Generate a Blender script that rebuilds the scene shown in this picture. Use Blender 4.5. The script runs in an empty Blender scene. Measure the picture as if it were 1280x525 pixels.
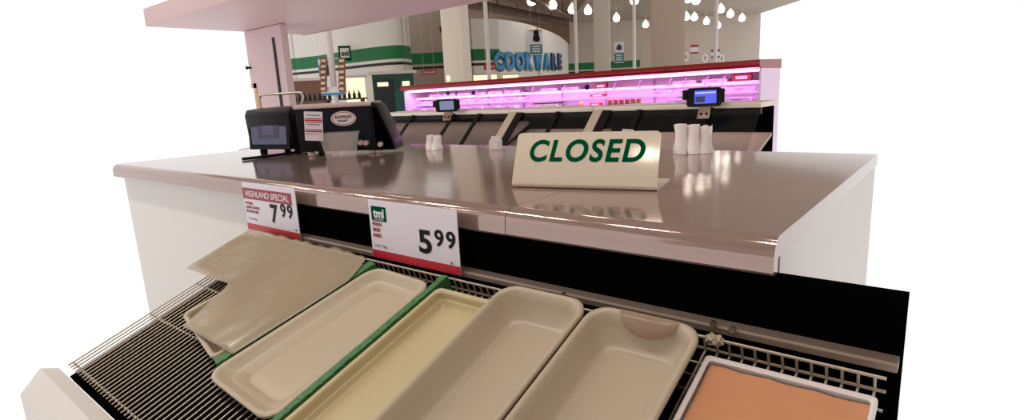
import bpy, bmesh, math, random
from mathutils import Vector, Matrix
random.seed(7)
S = bpy.context.scene
COL = S.collection
PI = math.pi

# ------------------------------------------------------------------ camera calibration (three vanishing points)
FPX, CX, CY = 704.0, 640.0, 262.5
CH = 1.42
ax = Vector((.778, .088, -.622)).normalized()            # world X seen in camera axes (right, down, forward)
ay = Vector((.626, -.187, .757)); ay = (ay - ax * ax.dot(ay)).normalized()
az = -ax.cross(ay)
if az.y > 0: az = -az
EYE = Vector((0, 0, CH))
def ray(px, py):
    d = Vector((px - CX, py - CY, FPX))
    return Vector((ax.dot(d), ay.dot(d), az.dot(d)))
def on_z(px, py, z): d = ray(px, py); return EYE + d * ((z - CH) / d.z)
def on_y(px, py, y): d = ray(px, py); return EYE + d * (y / d.y)
def on_d(px, py, D): return EYE + ray(px, py) * (D / FPX)
def on_plane(px, py, p0, n): d = ray(px, py); return EYE + d * ((p0 - EYE).dot(n) / d.dot(n))
RIGHT = Vector((ax.x, ay.x, az.x)); DOWN = Vector((ax.y, ay.y, az.y)); FWD = Vector((ax.z, ay.z, az.z))
cam_d = bpy.data.cameras.new('camera'); cam = bpy.data.objects.new('camera', cam_d); COL.objects.link(cam)
cam_d.sensor_fit = 'HORIZONTAL'; cam_d.sensor_width = 36; cam_d.lens = FPX / 1280 * 36
cam_d.clip_start = .02; cam_d.clip_end = 200
cam.matrix_world = Matrix(((RIGHT.x, -DOWN.x, -FWD.x, 0), (RIGHT.y, -DOWN.y, -FWD.y, 0), (RIGHT.z, -DOWN.z, -FWD.z, CH), (0, 0, 0, 1)))
S.camera = cam
UD = Vector((RIGHT.x, RIGHT.y, 0)).normalized()           # hall axes: u along the far wall, v away from us
VD = Vector((-UD.y, UD.x, 0))
YAW = math.atan2(UD.y, UD.x)
def hall(u, v, z): p = UD * u + VD * v; return Vector((p.x, p.y, z))

# ------------------------------------------------------------------ materials
def lin(c): return tuple(((x / 255) / 12.92 if x <= 10 else ((x / 255 + .055) / 1.055) ** 2.4) for x in c)
MATS = {}
def mat(name, rgb, rough=.5, metal=0., emit=None, es=0., noise=0., nscale=8., bump=0., bscale=60., spec=.5, alpha=1., trans=0., coat=0., stretch=None):
    m = bpy.data.materials.new(name); m.use_nodes = True
    nt = m.node_tree; b = nt.nodes['Principled BSDF']
    c = lin(rgb)
    b.inputs['Base Color'].default_value = (*c, 1); b.inputs['Roughness'].default_value = rough
    b.inputs['Metallic'].default_value = metal; b.inputs['Specular IOR Level'].default_value = spec
    b.inputs['Alpha'].default_value = alpha; b.inputs['Transmission Weight'].default_value = trans
    b.inputs['Coat Weight'].default_value = coat
    if emit: b.inputs['Emission Color'].default_value = (*lin(emit), 1); b.inputs['Emission Strength'].default_value = es
    tc = nt.nodes.new('ShaderNodeTexCoord'); mp = nt.nodes.new('ShaderNodeMapping')
    nt.links.new(tc.outputs['Object'], mp.inputs['Vector'])
    if stretch: mp.inputs['Scale'].default_value = stretch
    if noise:
        n = nt.nodes.new('ShaderNodeTexNoise'); n.inputs['Scale'].default_value = nscale; n.inputs['Detail'].default_value = 4
        r = nt.nodes.new('ShaderNodeMix'); r.data_type = 'RGBA'
        nt.links.new(mp.outputs[0], n.inputs['Vector']); nt.links.new(n.outputs['Fac'], r.inputs[0])
        r.inputs[6].default_value = (*[x * (1 - noise) for x in c], 1); r.inputs[7].default_value = (*[min(1, x * (1 + noise)) for x in c], 1)
        nt.links.new(r.outputs[2], b.inputs['Base Color'])
    if bump:
        n2 = nt.nodes.new('ShaderNodeTexNoise'); n2.inputs['Scale'].default_value = bscale; n2.inputs['Detail'].default_value = 3
        bp = nt.nodes.new('ShaderNodeBump'); bp.inputs['Strength'].default_value = bump; bp.inputs['Distance'].default_value = .01
        nt.links.new(mp.outputs[0], n2.inputs['Vector']); nt.links.new(n2.outputs['Fac'], bp.inputs['Height']); nt.links.new(bp.outputs[0], b.inputs['Normal'])
    MATS[name] = m
    return m
def glass_mat(name, rgb, clear=.8, rough=.05):
    m = bpy.data.materials.new(name); m.use_nodes = True; nt = m.node_tree
    b = nt.nodes['Principled BSDF']; b.inputs['Base Color'].default_value = (*lin(rgb), 1); b.inputs['Roughness'].default_value = rough
    t = nt.nodes.new('ShaderNodeBsdfTransparent'); mx = nt.nodes.new('ShaderNodeMixShader'); mx.inputs[0].default_value = clear
    nt.links.new(b.outputs[0], mx.inputs[1]); nt.links.new(t.outputs[0], mx.inputs[2])
    nt.links.new(mx.outputs[0], nt.nodes['Material Output'].inputs['Surface'])
    return m
def wall_mat(name, rgb, bands=True):
    m = bpy.data.materials.new(name); m.use_nodes = True; nt = m.node_tree; b = nt.nodes['Principled BSDF']; b.inputs['Roughness'].default_value = .6
    g = nt.nodes.new('ShaderNodeNewGeometry'); sx = nt.nodes.new('ShaderNodeSeparateXYZ'); nt.links.new(g.outputs['Position'], sx.inputs[0])
    mr = nt.nodes.new('ShaderNodeMapRange'); mr.inputs['From Max'].default_value = 6; nt.links.new(sx.outputs['Z'], mr.inputs['Value'])
    cr = nt.nodes.new('ShaderNodeValToRGB'); cr.color_ramp.interpolation = 'CONSTANT'; nt.links.new(mr.outputs[0], cr.inputs[0])
    e = cr.color_ramp.elements; base = (*lin(rgb), 1)
    e[0].position = 0; e[0].color = base
    if bands:
        for z, c in ((2.54, (14, 22, 20)), (2.645, rgb), (2.73, (0, 108, 52)), (3.15, rgb)):
            k = e.new(z / 6); k.color = (*lin(c), 1)
    else: e[1].color = base
    if bands: e[len(e) - 1].color = base
    nt.links.new(cr.outputs[0], b.inputs['Base Color'])
    return m

STEEL = mat('counter_steel', (168, 144, 137), .07, .58, noise=.16, nscale=5, bump=.022, bscale=36, spec=.6, stretch=(.5, 9, 14))
LIPST = STEEL
RAILST = mat('rail_steel', (150, 132, 120), .35, .5)
BLACK = mat('case_black', (5, 5, 5), .7, spec=0.)
BLACKP = mat('black_plastic', (16, 15, 18), .35, bump=.02, spec=.18)
CABW = mat('cabinet_enamel', (226, 220, 216), .5)
NAVY = mat('navy_plastic', (16, 19, 34), .35, spec=.2)
TRAY = mat('tray_plastic', (184, 169, 148), .34, noise=.05, nscale=5, bump=.02, bscale=20)
TRAYB = mat('tray_plastic_pale', (188, 172, 148), .4, noise=.04, nscale=6)
CREAM = mat('tray_cream', (196, 180, 140), .4, noise=.05, nscale=6)
WHITE = mat('white_plastic', (232, 226, 226), .35)
PAPER = mat('white_card', (226, 218, 230), .45)
RED = mat('red_ink', (190, 14, 42), .45)
MAROON = mat('maroon_ink', (150, 40, 50), .5)
INK = mat('black_ink', (10, 10, 12), .5, spec=.15)
GREENINK = mat('green_ink', (0, 78, 50), .6, spec=.0)
GREY_INK = mat('grey_ink', (120, 110, 125), .5)
GREEN = mat('parsley_green', (58, 120, 66), .5, noise=.35, nscale=60, bump=.3, bscale=150)
ORANGE = mat('butcher_paper', (200, 138, 98), .6, noise=.06, nscale=9, bump=.05, bscale=12, stretch=(1, 6, 1))
CHROME = mat('wire_chrome', (190, 178, 165), .25, .9)
WIREW = mat('wire_dull', (190, 176, 155), .45, .3)
SIGNM = mat('sign_plate', (226, 214, 196), .1, .1, spec=.8)
PINKW = mat('canopy_enamel', (205, 172, 173), .45, noise=.03, nscale=2)
PANELW = mat('panel_enamel', (214, 186, 188), .45)
DECKGREY = mat('deck_grey', (178, 152, 142), .5, noise=.12, nscale=4)
CREAMRAIL = mat('ledge_cream', (226, 212, 196), .3, .2)
POSTM = mat('post_tan', (224, 204, 184), .35, .3)
REDCASE = mat('red_enamel', (150, 8, 14), .3)
LILAC = mat('lilac_white', (240, 214, 240), .5)
TUBE = mat('pink_tube', (255, 190, 250), .5, emit=(255, 165, 250), es=2.6)
LAMPM = mat('lamp_glow', (255, 255, 255), .5, emit=(255, 246, 232), es=13)
LAMPB = mat('lamp_glow_blue', (255, 255, 255), .5, emit=(190, 240, 255), es=6)
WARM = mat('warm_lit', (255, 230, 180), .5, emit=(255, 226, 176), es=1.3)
SHADEM = mat('lamp_shade', (240, 236, 230), .4, emit=(255, 250, 240), es=.9)
COLM = mat('column_paint', (206, 194, 182), .6)
POLEM = mat('pole_paint', (222, 212, 206), .5)
TANP = mat('tan_paint', (176, 158, 144), .6)
CEILM = mat('ceiling_tan', (176, 162, 148), .8, noise=.1, nscale=.6)
CEILD = mat('ceiling_brown', (134, 104, 82), .8, noise=.45, nscale=1.6)
DUCTM = mat('duct_brown', (92, 68, 54), .6, noise=.3, nscale=4)
FLOORM = mat('floor_vinyl', (206, 200, 194), .35, noise=.05, nscale=2)
KIOSK = mat('kiosk_green', (10, 66, 52), .4, noise=.2, nscale=3)
KIOSKD = mat('kiosk_dark', (12, 30, 30), .4)
BROWNO = mat('opening_brown', (128, 92, 84), .6)
BLUE = mat('sign_blue', (36, 140, 190), .4)
NAVYS = mat('sign_navy', (24, 66, 120), .4)
ORANGES = mat('sign_orange', (206, 140, 70), .5)
TEAL = mat('poster_teal', (20, 120, 110), .5)
SCREEN = mat('screen_blue', (60, 70, 190), .2, emit=(88, 104, 240), es=.75)
SCREENL = mat('screen_icon', (190, 200, 255), .3, emit=(170, 190, 255), es=.6)
SCREENP = mat('screen_dim', (72, 66, 100), .15, emit=(100, 90, 140), es=.1)
SCREENQ = mat('screen_dim_dark', (44, 40, 68), .15, emit=(70, 62, 110), es=.05)
SCREENG = mat('screen_grey', (120, 130, 160), .2, emit=(130, 150, 190), es=.35)
SILVER = mat('silver_trim', (212, 194, 192), .25, .4)
BRACK = mat('bracket_steel', (168, 138, 126), .3, .6)
BAG = mat('bag_white', (248, 240, 242), .35, bump=.05, bscale=30)
BROWNF = mat('snack_brown', (128, 74, 50), .4, noise=.3, nscale=12)
JAR = mat('jar_amber', (132, 104, 30), .25)
DARKRED = mat('pack_red', (168, 30, 44), .4)
ORANGEF = mat('orange_fruit', (238, 130, 60), .5, bump=.05)
TAGPINK = mat('badge_white', (228, 218, 222), .35)
GLASS = glass_mat('case_glass', (40, 42, 42), .82, .03)
FILM = glass_mat('milky_film', (188, 170, 144), .46, .2)
CLEAR = glass_mat('clear_plastic', (236, 224, 228), .84, .08)
SCRAPF = glass_mat('scrap_film', (176, 146, 126), .45, .25)
WALLW = wall_mat('wall_white_banded', (224, 216, 208))
WALLP = wall_mat('wall_white', (244, 240, 234), False)
WALLT = wall_mat('wall_tan_banded', (170, 152, 138))
WALLF = wall_mat('wall_far_banded', (198, 184, 172))
WALLG = wall_mat('wall_far_plain', (196, 182, 170), False)

# ------------------------------------------------------------------ mesh helpers
def new(): return bmesh.new()
def box(bm, c, s, rot=None):
    r = bmesh.ops.create_cube(bm, size=1); M = Matrix.Translation(Vector(c)) @ (rot.to_4x4() if rot else Matrix()) @ Matrix.Diagonal((*s, 1))
    bmesh.ops.transform(bm, matrix=M, verts=r['verts']); return r['verts']
def span(bm, a, b):
    a = Vector(a); b = Vector(b); return box(bm, (a + b) / 2, [abs(x) for x in (b - a)])
def bevel(bm, w, n=2):
    bmesh.ops.bevel(bm, geom=list(bm.edges), offset=w, segments=n, profile=.5, affect='EDGES', clamp_overlap=True); return bm
def cyl(bm, a, b, r, n=12, r2=None):
    a = Vector(a); b = Vector(b); d = b - a
    g = bmesh.ops.create_cone(bm, segments=n, radius1=r, radius2=r if r2 is None else r2, depth=d.length, cap_ends=True)
    bmesh.ops.transform(bm, matrix=Matrix.Translation((a + b) / 2) @ d.to_track_quat('Z', 'Y').to_matrix().to_4x4(), verts=g['verts'])
def tube(bm, pts, r, n=8, closed=False):
    pts = [Vector(p) for p in pts]; rings = []
    prev = None
    for i, p in enumerate(pts):
        t = (pts[min(i + 1, len(pts) - 1)] - pts[max(i - 1, 0)]).normalized()
        a = t.orthogonal().normalized() if prev is None else (prev - t * prev.dot(t)).normalized()
        prev = a; b = t.cross(a)
        rings.append([bm.verts.new(p + (a * math.cos(2 * PI * k / n) + b * math.sin(2 * PI * k / n)) * r) for k in range(n)])
    for q, w in zip(rings, rings[1:]):
        for k in range(n): bm.faces.new((q[k], q[(k + 1) % n], w[(k + 1) % n], w[k]))
    bm.faces.new(rings[0][::-1]); bm.faces.new(rings[-1])
def lathe(bm, prof, n=20, c=(0, 0, 0)):
    rings = []
    for r, z in prof:
        rings.append([bm.verts.new((c[0] + max(r, 1e-4) * math.cos(2 * PI * k / n), c[1] + max(r, 1e-4) * math.sin(2 * PI * k / n), c[2] + z)) for k in range(n)])
    for q, w in zip(rings, rings[1:]):
        for k in range(n): bm.faces.new((q[k], q[(k + 1) % n], w[(k + 1) % n], w[k]))
    bm.faces.new(rings[0][::-1]); bm.faces.new(rings[-1])
def prism(bm, poly, d0, d1, axis='x'):
    """extrude a 2-D polygon along an axis: x -> poly is (y,z); y -> (x,z); z -> (x,y)"""
    def P(p, d): return {'x': (d, p[0], p[1]), 'y': (p[0], d, p[1]), 'z': (p[0], p[1], d)}[axis]
    A = [bm.verts.new(P(p, d0)) for p in poly]; B = [bm.verts.new(P(p, d1)) for p in poly]
    n = len(poly)
    for i in range(n): bm.faces.new((A[i], A[(i + 1) % n], B[(i + 1) % n], B[i]))
    bm.faces.new(A[::-1]); bm.faces.new(B); return bm
def rrect(x0, x1, y0, y1, r, n=6):
    out = []
    for cx, cy, a0 in ((x1 - r, y1 - r, 0), (x0 + r, y1 - r, 90), (x0 + r, y0 + r, 180), (x1 - r, y0 + r, 270)):
        for k in range(n + 1):
            a = math.radians(a0 + 90 * k / n); out.append((cx + r * math.cos(a), cy + r * math.sin(a)))
    return out
def loft(bm, loops, cap0=True, cap1=True):
    rs = [[bm.verts.new(p) for p in L] for L in loops]; n = len(rs[0])
    for q, w in zip(rs, rs[1:]):
        for k in range(n): bm.faces.new((q[k], q[(k + 1) % n], w[(k + 1) % n], w[k]))
    if cap0: bm.faces.new(rs[0][::-1])
    if cap1: bm.faces.new(rs[-1])
def smooth_line(pts, m=8):
    P = [Vector(p) for p in pts]; P = [P[0] * 2 - P[1]] + P + [P[-1] * 2 - P[-2]]; out = []
    for i in range(1, len(P) - 2):
        for k in range(m):
            t = k / m; a, b, c, d = P[i - 1:i + 3]
            out.append(.5 * ((2 * b) + (c - a) * t + (2 * a - 5 * b + 4 * c - d) * t * t + (3 * b - a - 3 * c + d) * t ** 3))
    out.append(P[-2]); return out
def text_into(bm, body, w, h, M, bold=0., shear=0., depth=.0006, spacing=1.):
    """lettering scaled to a w x h box centred on M's origin, in M's XY plane"""
    cu = bpy.data.curves.new('t', 'FONT'); cu.body = body; cu.size = 1; cu.offset = bold; cu.shear = shear; cu.extrude = .01; cu.space_character = spacing
    o = bpy.data.objects.new('t', cu); COL.objects.link(o)
    dg = bpy.context.evaluated_depsgraph_get(); me = bpy.data.meshes.new_from_object(o.evaluated_get(dg))
    xs = [v.co.x for v in me.vertices]; ys = [v.co.y for v in me.vertices]
    cx, cy = (min(xs) + max(xs)) / 2, (min(ys) + max(ys)) / 2
    sx = w / (max(xs) - min(xs)); sy = h / (max(ys) - min(ys))
    me.transform(M @ Matrix.Diagonal((sx, sy, depth / .02, 1)) @ Matrix.Translation((-cx, -cy, 0)))
    bm.from_mesh(me)
    bpy.data.objects.remove(o); bpy.data.curves.remove(cu); bpy.data.meshes.remove(me)

def obj(name, bm, m, parent=None, smooth=False, world=False):
    if parent is not None and world:
        bmesh.ops.transform(bm, matrix=parent_matrix(parent).inverted(), verts=bm.verts)
    bmesh.ops.recalc_face_normals(bm, faces=bm.faces)
    me = bpy.data.meshes.new(name); bm.to_mesh(me); bm.free(); me.materials.append(m)
    if smooth:
        for p in me.polygons: p.use_smooth = True
        me.set_sharp_from_angle(angle=math.radians(smooth if smooth > 1 else 40))
    o = bpy.data.objects.new(name, me); COL.objects.link(o); o.parent = parent
    return o
def parent_matrix(o):
    M = Matrix.LocRotScale(o.location, o.rotation_euler, o.scale)
    return M if o.parent is None else parent_matrix(o.parent) @ M
def tag(o, label, cat, group=None):
    o['label'] = label; o['category'] = cat
    if group: o['group'] = group
    return o
def thing(name, label, cat, loc=(0, 0, 0), rotz=0, group=None, rx=0):
    o = bpy.data.objects.new(name, None); o.empty_display_size = .05; COL.objects.link(o)
    o.location = loc; o.rotation_euler = (rx, 0, rotz)
    return tag(o, label, cat, group)
def struct(name, bm, m, smooth=False):
    o = obj(name, bm, m, None, smooth); o['kind'] = 'structure'; return o
def dup(root, loc, rotz=None, label=None, group=None):
    r = root.copy(); COL.objects.link(r); r.location = loc
    if rotz is not None: r.rotation_euler = (root.rotation_euler.x, 0, rotz)
    if label: r['label'] = label
    if group: r['group'] = group
    for ch in list(root.children):
        c = ch.copy(); COL.objects.link(c); c.parent = r
        for g in ch.children:
            d = g.copy(); COL.objects.link(d); d.parent = c
    return r
YX = Matrix.Rotation(PI / 2, 4, 'X')                       # XY plane -> upright, facing -Y
def upright(x, y, z): return Matrix.Translation((x, y, z)) @ YX

# ================================================================== THE STEEL COUNTER
CT = 1.22
YF = .757
X0, XS, X1 = -2.74, -.64, -.185
def worktop(bm, xa, xb):
    top = [(1.745, CT - .03), (1.745, CT)]
    r = .026; c = (YF + r, CT - r)
    nose = [(c[0] + r * math.cos(math.radians(a)), c[1] + r * math.sin(math.radians(a))) for a in range(90, 181, 9)]
    lip = [(YF, CT - .047), (YF + .003, CT - .051), (YF + .02, CT - .052), (YF + .02, CT - .03)]
    prism(bm, (top + nose + lip)[::-1], xa, xb, 'x')
for nm, xa, xb, lab in (('a', X0, XS - .0008, 'long brushed steel counter section left of the seam, under the black machine'),
                        ('b', XS + .0008, X1, 'brushed steel counter section right of the seam, under the closed sign')):
    t = thing('service_counter', lab, 'counter', ((xa + xb) / 2, 1.2, 0), 0, 'steel counter sections')
    b = new(); worktop(b, xa, xb); obj('worktop', b, STEEL, t, 35, True)
    b = new(); span(b, (xa + .001, YF + .035, .1), (xb - .001, 1.72, CT - .0305)); obj('base_cabinet', b, CABW, t, False, True)
    b = new(); span(b, (xa + .02, YF + .06, 0), (xb - .02, 1.68, .1)); obj('plinth', b, CABW, t, False, True)

# ================================================================== THE MEAT CASE IN FRONT
TA = math.radians(20)
P0 = on_y(680, 362, .69)
UU = Vector((0, math.cos(TA), math.sin(TA))); NN = Vector((0, -math.sin(TA), math.cos(TA)))
def deck(px, py, w=0.):
    p = on_plane(px, py, P0 + NN * w, NN); return p.x, (p - P0).dot(UU)
def dpt(x, s, w): q = P0 + UU * s + NN * w; return Vector((x, q.y, q.z))
CL, CR = -1.49, -.04
RW = -.056                                                  # wire rack level under the tray rims
case = thing('meat_case', 'black open meat display case holding the plastic trays', 'display case', ((CL + CR) / 2, .45, 0))
b = new(); span(b, (CL, YF + .0, .55), (CR, YF + .028, CT - .053)); obj('back_panel', b, BLACK, case, False, True)
b = new(); poly = [dpt(0, .065, RW - .03), dpt(0, .065, RW - .045), dpt(0, -.49, RW - .045), dpt(0, -.49, RW - .03)]
prism(b, [(p.y, p.z) for p in poly], CL, CR, 'x'); obj('deck_pan', b, BLACK, case, False, True)
ra = on_y(640, 349, .742); rb = on_y(640, 357, .742)
b = new(); prism(b, [(.7555, ra.z), (.736, ra.z - .001), (.734, ra.z - .004), (.734, rb.z), (.7555, rb.z)], CL + .002, CR - .002, 'x')
rail = obj('steel_rail', b, RAILST, case, False, True)
for px, py in ((892, 404), (916, 411), (705, 368)):
    p = on_y(px, py, .734); b = new(); cyl(b, (p.x, .7345, p.z), (p.x, .730, p.z), .0045, 12); obj('screw', b, CHROME, rail, 40, True)
fs = dpt(0, -.495, RW)
b = new(); prism(b, [(fs.y - .0, fs.z + .0), (fs.y - .03, fs.z + .012), (fs.y - .07, fs.z - .03), (fs.y - .07, .12), (fs.y - .0, .12)], CL, CR, 'x'); obj('front_panel', b, CABW, case, False, True)
b = new(); span(b, (CL + .03, fs.y, 0), (CR - .03, .7, .12)); obj('plinth', b, CABW, case, False, True)

# wire rack
rack = thing('wire_rack', 'silvery wire rack under the trays in the black meat case', 'rack', dpt((CL + CR) / 2, -.2, RW), 0)
b = new()
k = 0; x = CL + .01
while x < CR - .01:
    cyl(b, dpt(x, -.48, RW - .003), dpt(x, .012, RW - .003), .0016, 6); cyl(b, dpt(x, .012, RW - .003), dpt(x, .012, RW + .02), .0018, 6); x += .0165
obj('cross_wires', b, WIREW, rack, 40, True)
b = new()
for s in (-.47, -.3, -.18, -.06, -.035, -.012): cyl(b, dpt(CL + .01, s, RW - .006), dpt(CR - .01, s, RW - .006), .0022, 6)
obj('support_wires', b, CHROME, rack, 40, True)
b = new()
for w in (.0, .021): cyl(b, dpt(CL + .01, .012, RW + w), dpt(CR - .01, .012, RW + w), .0022, 6)
obj('rear_fence_wires', b, WIREW, rack, 40, True)

def tray_mesh(w, l, d, flare, r, t=.004, rim=.008, fan=0.):
    """open tray: x across, y from front (-l) to back (0), rim at z=0"""
    x0, x1 = -w / 2, w / 2
    def L(ins, z, rr): return [(x, y, z) for x, y in rrect(x0 + ins, x1 - ins, -l + ins, -ins, max(rr, .004), 8)]
    loops = [L(flare + .012, -d, r - .012), L(flare + .002, -d + .004, r - .006), L(flare * .85, -d + .014, r - .004), L(flare * .45, -d * .5, r), L(rim * .5, -.012, r), L(.0, -.007, r), L(.0, -.002, r), L(.0025, 0, r), L(rim - .001, -.0005, r - .003), L(rim + .002, -.004, r - .004)]
    for f, z in ((.3, -d * .35), (.58, -d * .62), (.78, -d * .8), (1., -d * .91)): loops.append(L(flare * f + rim * .6, z, r - .006))
    loops.append(L(flare + .012, -d + t + .001, max(r - .012, .006))); loops.append(L(flare + .03, -d + t, max(r - .016, .006)))
    b = new(); loft(b, loops)
    for v in b.verts:
        v.co.x += fan * v.co.y * (.5 - v.co.x / w)            # fan: the left side opens towards the front
    return b
def tray(label, xl, xr, sback, l, d, flare, r, m, top=0., yaw=0., fan=0., rim=.008):
    c = dpt((xl + xr) / 2, sback, top)
    t = tag(obj('meat_tray', tray_mesh(xr - xl, l, d, flare, r, .004, rim, fan), m, None, 60), label, 'tray', 'trays in the meat case')
    t.location = c; t.rotation_mode = 'ZYX'; t.rotation_euler = (TA, 0, yaw)
    return t
# two deep round-cornered trays
tray('deep empty tan plastic tray left of the tray with the torn film', deck(632, 352)[0], deck(737, 376)[0] + .003, deck(680, 363)[1], .44, .051, .028, .034, TRAY)
tr4 = tray('deep empty tan plastic tray with torn film on its back rim', deck(741, 381)[0] - .001, deck(882, 408)[0], deck(800, 392)[1] + .002, .44, .051, .028, .032, TRAY)
# shallow ones, rims lower
LOW = -.024
def yaw_of(pa, pb, w):
    a = deck(*pa, w); c = deck(*pb, w); return math.atan2(c[0] - a[0], a[1] - c[1]), a, c
DW = -.024
y1, g1a, g1b = yaw_of((465, 327), (311, 424), DW)
y2, g2a, g2b = yaw_of((555, 347), (351, 520), DW)
xg1, xg2 = g1a[0], g2a[0]
fan1 = math.tan(-y1) + .0
tl, tr_ = xg1 + .0205, xg2 - .0125
t1 = tray('shallow beige tray between the two green dividers', tl, tr_, deck(510, 342, LOW)[1] - .004, deck(510, 342, LOW)[1] - .004 - deck(326, 519, LOW)[1], .03, .034, .03, TRAYB, LOW, y2, math.tan(y2) - math.tan(y1))
tray('shallow cream-yellow tray right of the long green divider', xg2 + .0085, deck(632, 352)[0] + .004, deck(590, 366, LOW)[1] - .004, .44, .03, .014, .012, CREAM, LOW, 0, math.tan(0) - math.tan(y2))
LO5 = -.018
t5 = tray('white-rimmed shallow tray lined with orange butcher paper', deck(882, 443, LO5)[0], CR - .012, deck(900, 446, LO5)[1], .40, .028, .003, .006, WHITE, LO5, 0, 0, .004)
b = new(); w5 = t5.dimensions.x if t5.dimensions.x else .15
w5 = (CR - .012) - deck(882, 443, LO5)[0]
NXY = 10
g = [[b.verts.new((-w5 / 2 + .0068 + (w5 - .0136) * i / NXY, -.392 + .385 * j / 20, -.011 + .0012 * math.sin(i * 2.1 + j * .3) + .0008 * math.sin(j * 1.7))) for j in range(21)] for i in range(NXY + 1)]
for i in range(NXY):
    for j in range(20): b.faces.new((g[i][j], g[i + 1][j], g[i + 1][j + 1], g[i][j + 1]))
lin5 = obj('paper_liner', b, ORANGE, t5, 60); lin5['label'] = 'orange paper liner'
# trays under film, at the far left
xl0 = xg1 - .015
s0 = deck(425, 319, LOW)[1]
tray('beige tray under cloudy film, beside the dull covered divider', xl0 - .258, xl0 - .008, s0 - .02, .29, .03, .016, .016, TRAYB, LOW, y1)
tray('half-length beige tray below the 7.99 price card, under cloudy film', xl0 - .545, xl0 - .295, s0 - .0, .15, .03, .016, .016, TRAYB, LOW)
# milky film over both, creased, hanging over the first divider's near part
b = new(); NI, NJ = 44, 36
xa, xb = xl0 - .52, xg1 + .0185
grid = []
for i in range(NI + 1):
    row = []
    for j in range(NJ + 1):
        fx = i / NI; fs_ = j / NJ
        x = xa + (xb - xa) * fx
        smin = -.178 if fx < .42 else (-.178 - .132 * min(1, (fx - .42) / .1))
        smax = s0 + .008 + .0025 * math.sin(fx * 19) - (.075 * max(0, (fx - .93) / .07))
        s = smin + (smax - smin) * fs_
        xx = x + (s - s0) * math.tan(-y1) * max(0, (fx - .42) / .58)
        h = LOW + .0045 + .003 + .0013 * math.sin(x * 31 + s * 23) + .0005 * math.sin(x * 60 - s * 57)
        back = max(0, (fs_ - .82) / .18); h += back * back * (.002 + .002 * math.sin(fx * 27) + .002 * math.sin(fx * 63)) * (1 if fx < .93 else .2)
        k_ = min(1, max(0, (fx - .90) / .05)); h = h * (1 - k_) + (RW + .0335) * k_
        row.append(b.verts.new(dpt(xx, s, h)))
    grid.append(row)
for i in range(NI):
    for j in range(NJ): b.faces.new((grid[i][j], grid[i + 1][j], grid[i + 1][j + 1], grid[i][j + 1]))
fm = tag(obj('plastic_film', b, FILM, None, 60), 'cloudy creased plastic film over the trays below the 7.99 card', 'plastic film')
md = fm.modifiers.new('s', 'SOLIDIFY'); md.thickness = .0006
# green parsley dividers
def divider(label, x, sb, l, yaw, hgt=.026, fat=1.):
    t = thing('tray_divider', label, 'divider', dpt(x, sb, RW + .0005), yaw, 'green tray dividers', TA)
    t.rotation_mode = 'ZYX'
    b = new(); span(b, (-.0062 * fat, -l, 0), (.0062 * fat, 0, hgt * .8)); obj('strip', b, GREEN, t)
    b = new(); n = int(l / .02)
    for i in range(n):
        y = -l + l * (i + .5) / n; hh = hgt + random.uniform(-.0006, .0006); wd = .0064 * fat + random.uniform(0, .0012)
        span(b, (-wd, y - l / n * .47, hgt * .7), (wd - .001, y + l / n * .3, hh)); span(b, (-wd + .0015, y + l / n * .3, hgt * .7), (wd - .0005, y + l / n * .53, hh - .0008))
    obj('leaf_fringe', b, GREEN, t)
    return t
divider('dull green parsley divider covered by film on its near part', xg1, g1a[1], .34, y1, .03, 1.9)
divider('long bright green parsley divider between beige and cream trays', xg2, g2a[1] + .004, .41, y2, .034)
# torn film on tray 4's rear wall and a crumpled scrap behind it
b = new(); cx4, s4 = deck(815, 391)
L_ = []
for k in range(13):
    a = PI * k / 12; L_.append((math.cos(a), math.sin(a)))
inner = [dpt(cx4 + .042 * c, s4 - .013 - .019 * s, .003 - .024 * s) for c, s in L_]
edge = [dpt(cx4 + .044 * c, s4 - .010, .0042 + .004 * max(0, -c - .8)) for c, s in L_]
va = [b.verts.new(p) for p in inner]; vb = [b.verts.new(p) for p in edge]
for k in range(12):
    try: b.faces.new((va[k], va[k + 1], vb[k + 1], vb[k]))
    except ValueError: pass
bmesh.ops.remove_doubles(b, verts=b.verts, dist=.0005)
sf = tag(obj('film_scrap', b, SCRAPF, None, 60), 'torn half-round film flap on the back rim of the deep tray', 'plastic film')
sm = sf.modifiers.new('s', 'SOLIDIFY'); sm.thickness = .0008
b = new(); bmesh.ops.create_icosphere(b, subdivisions=3, radius=.02)
for v in b.verts:
    n = .85 + .2 * math.sin(v.co.x * 310 + v.co.y * 170) * math.sin(v.co.z * 260); v.co *= n; v.co.z *= .62
pc = on_y(893, 425, .705)
cs = tag(obj('crumpled_wrap', b, TRAY, None, 30), 'crumpled tan wrap scrap behind the deep tray at the steel rail', 'scrap'); cs.location = pc; cs.scale = (.7, .5, .8)

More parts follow.
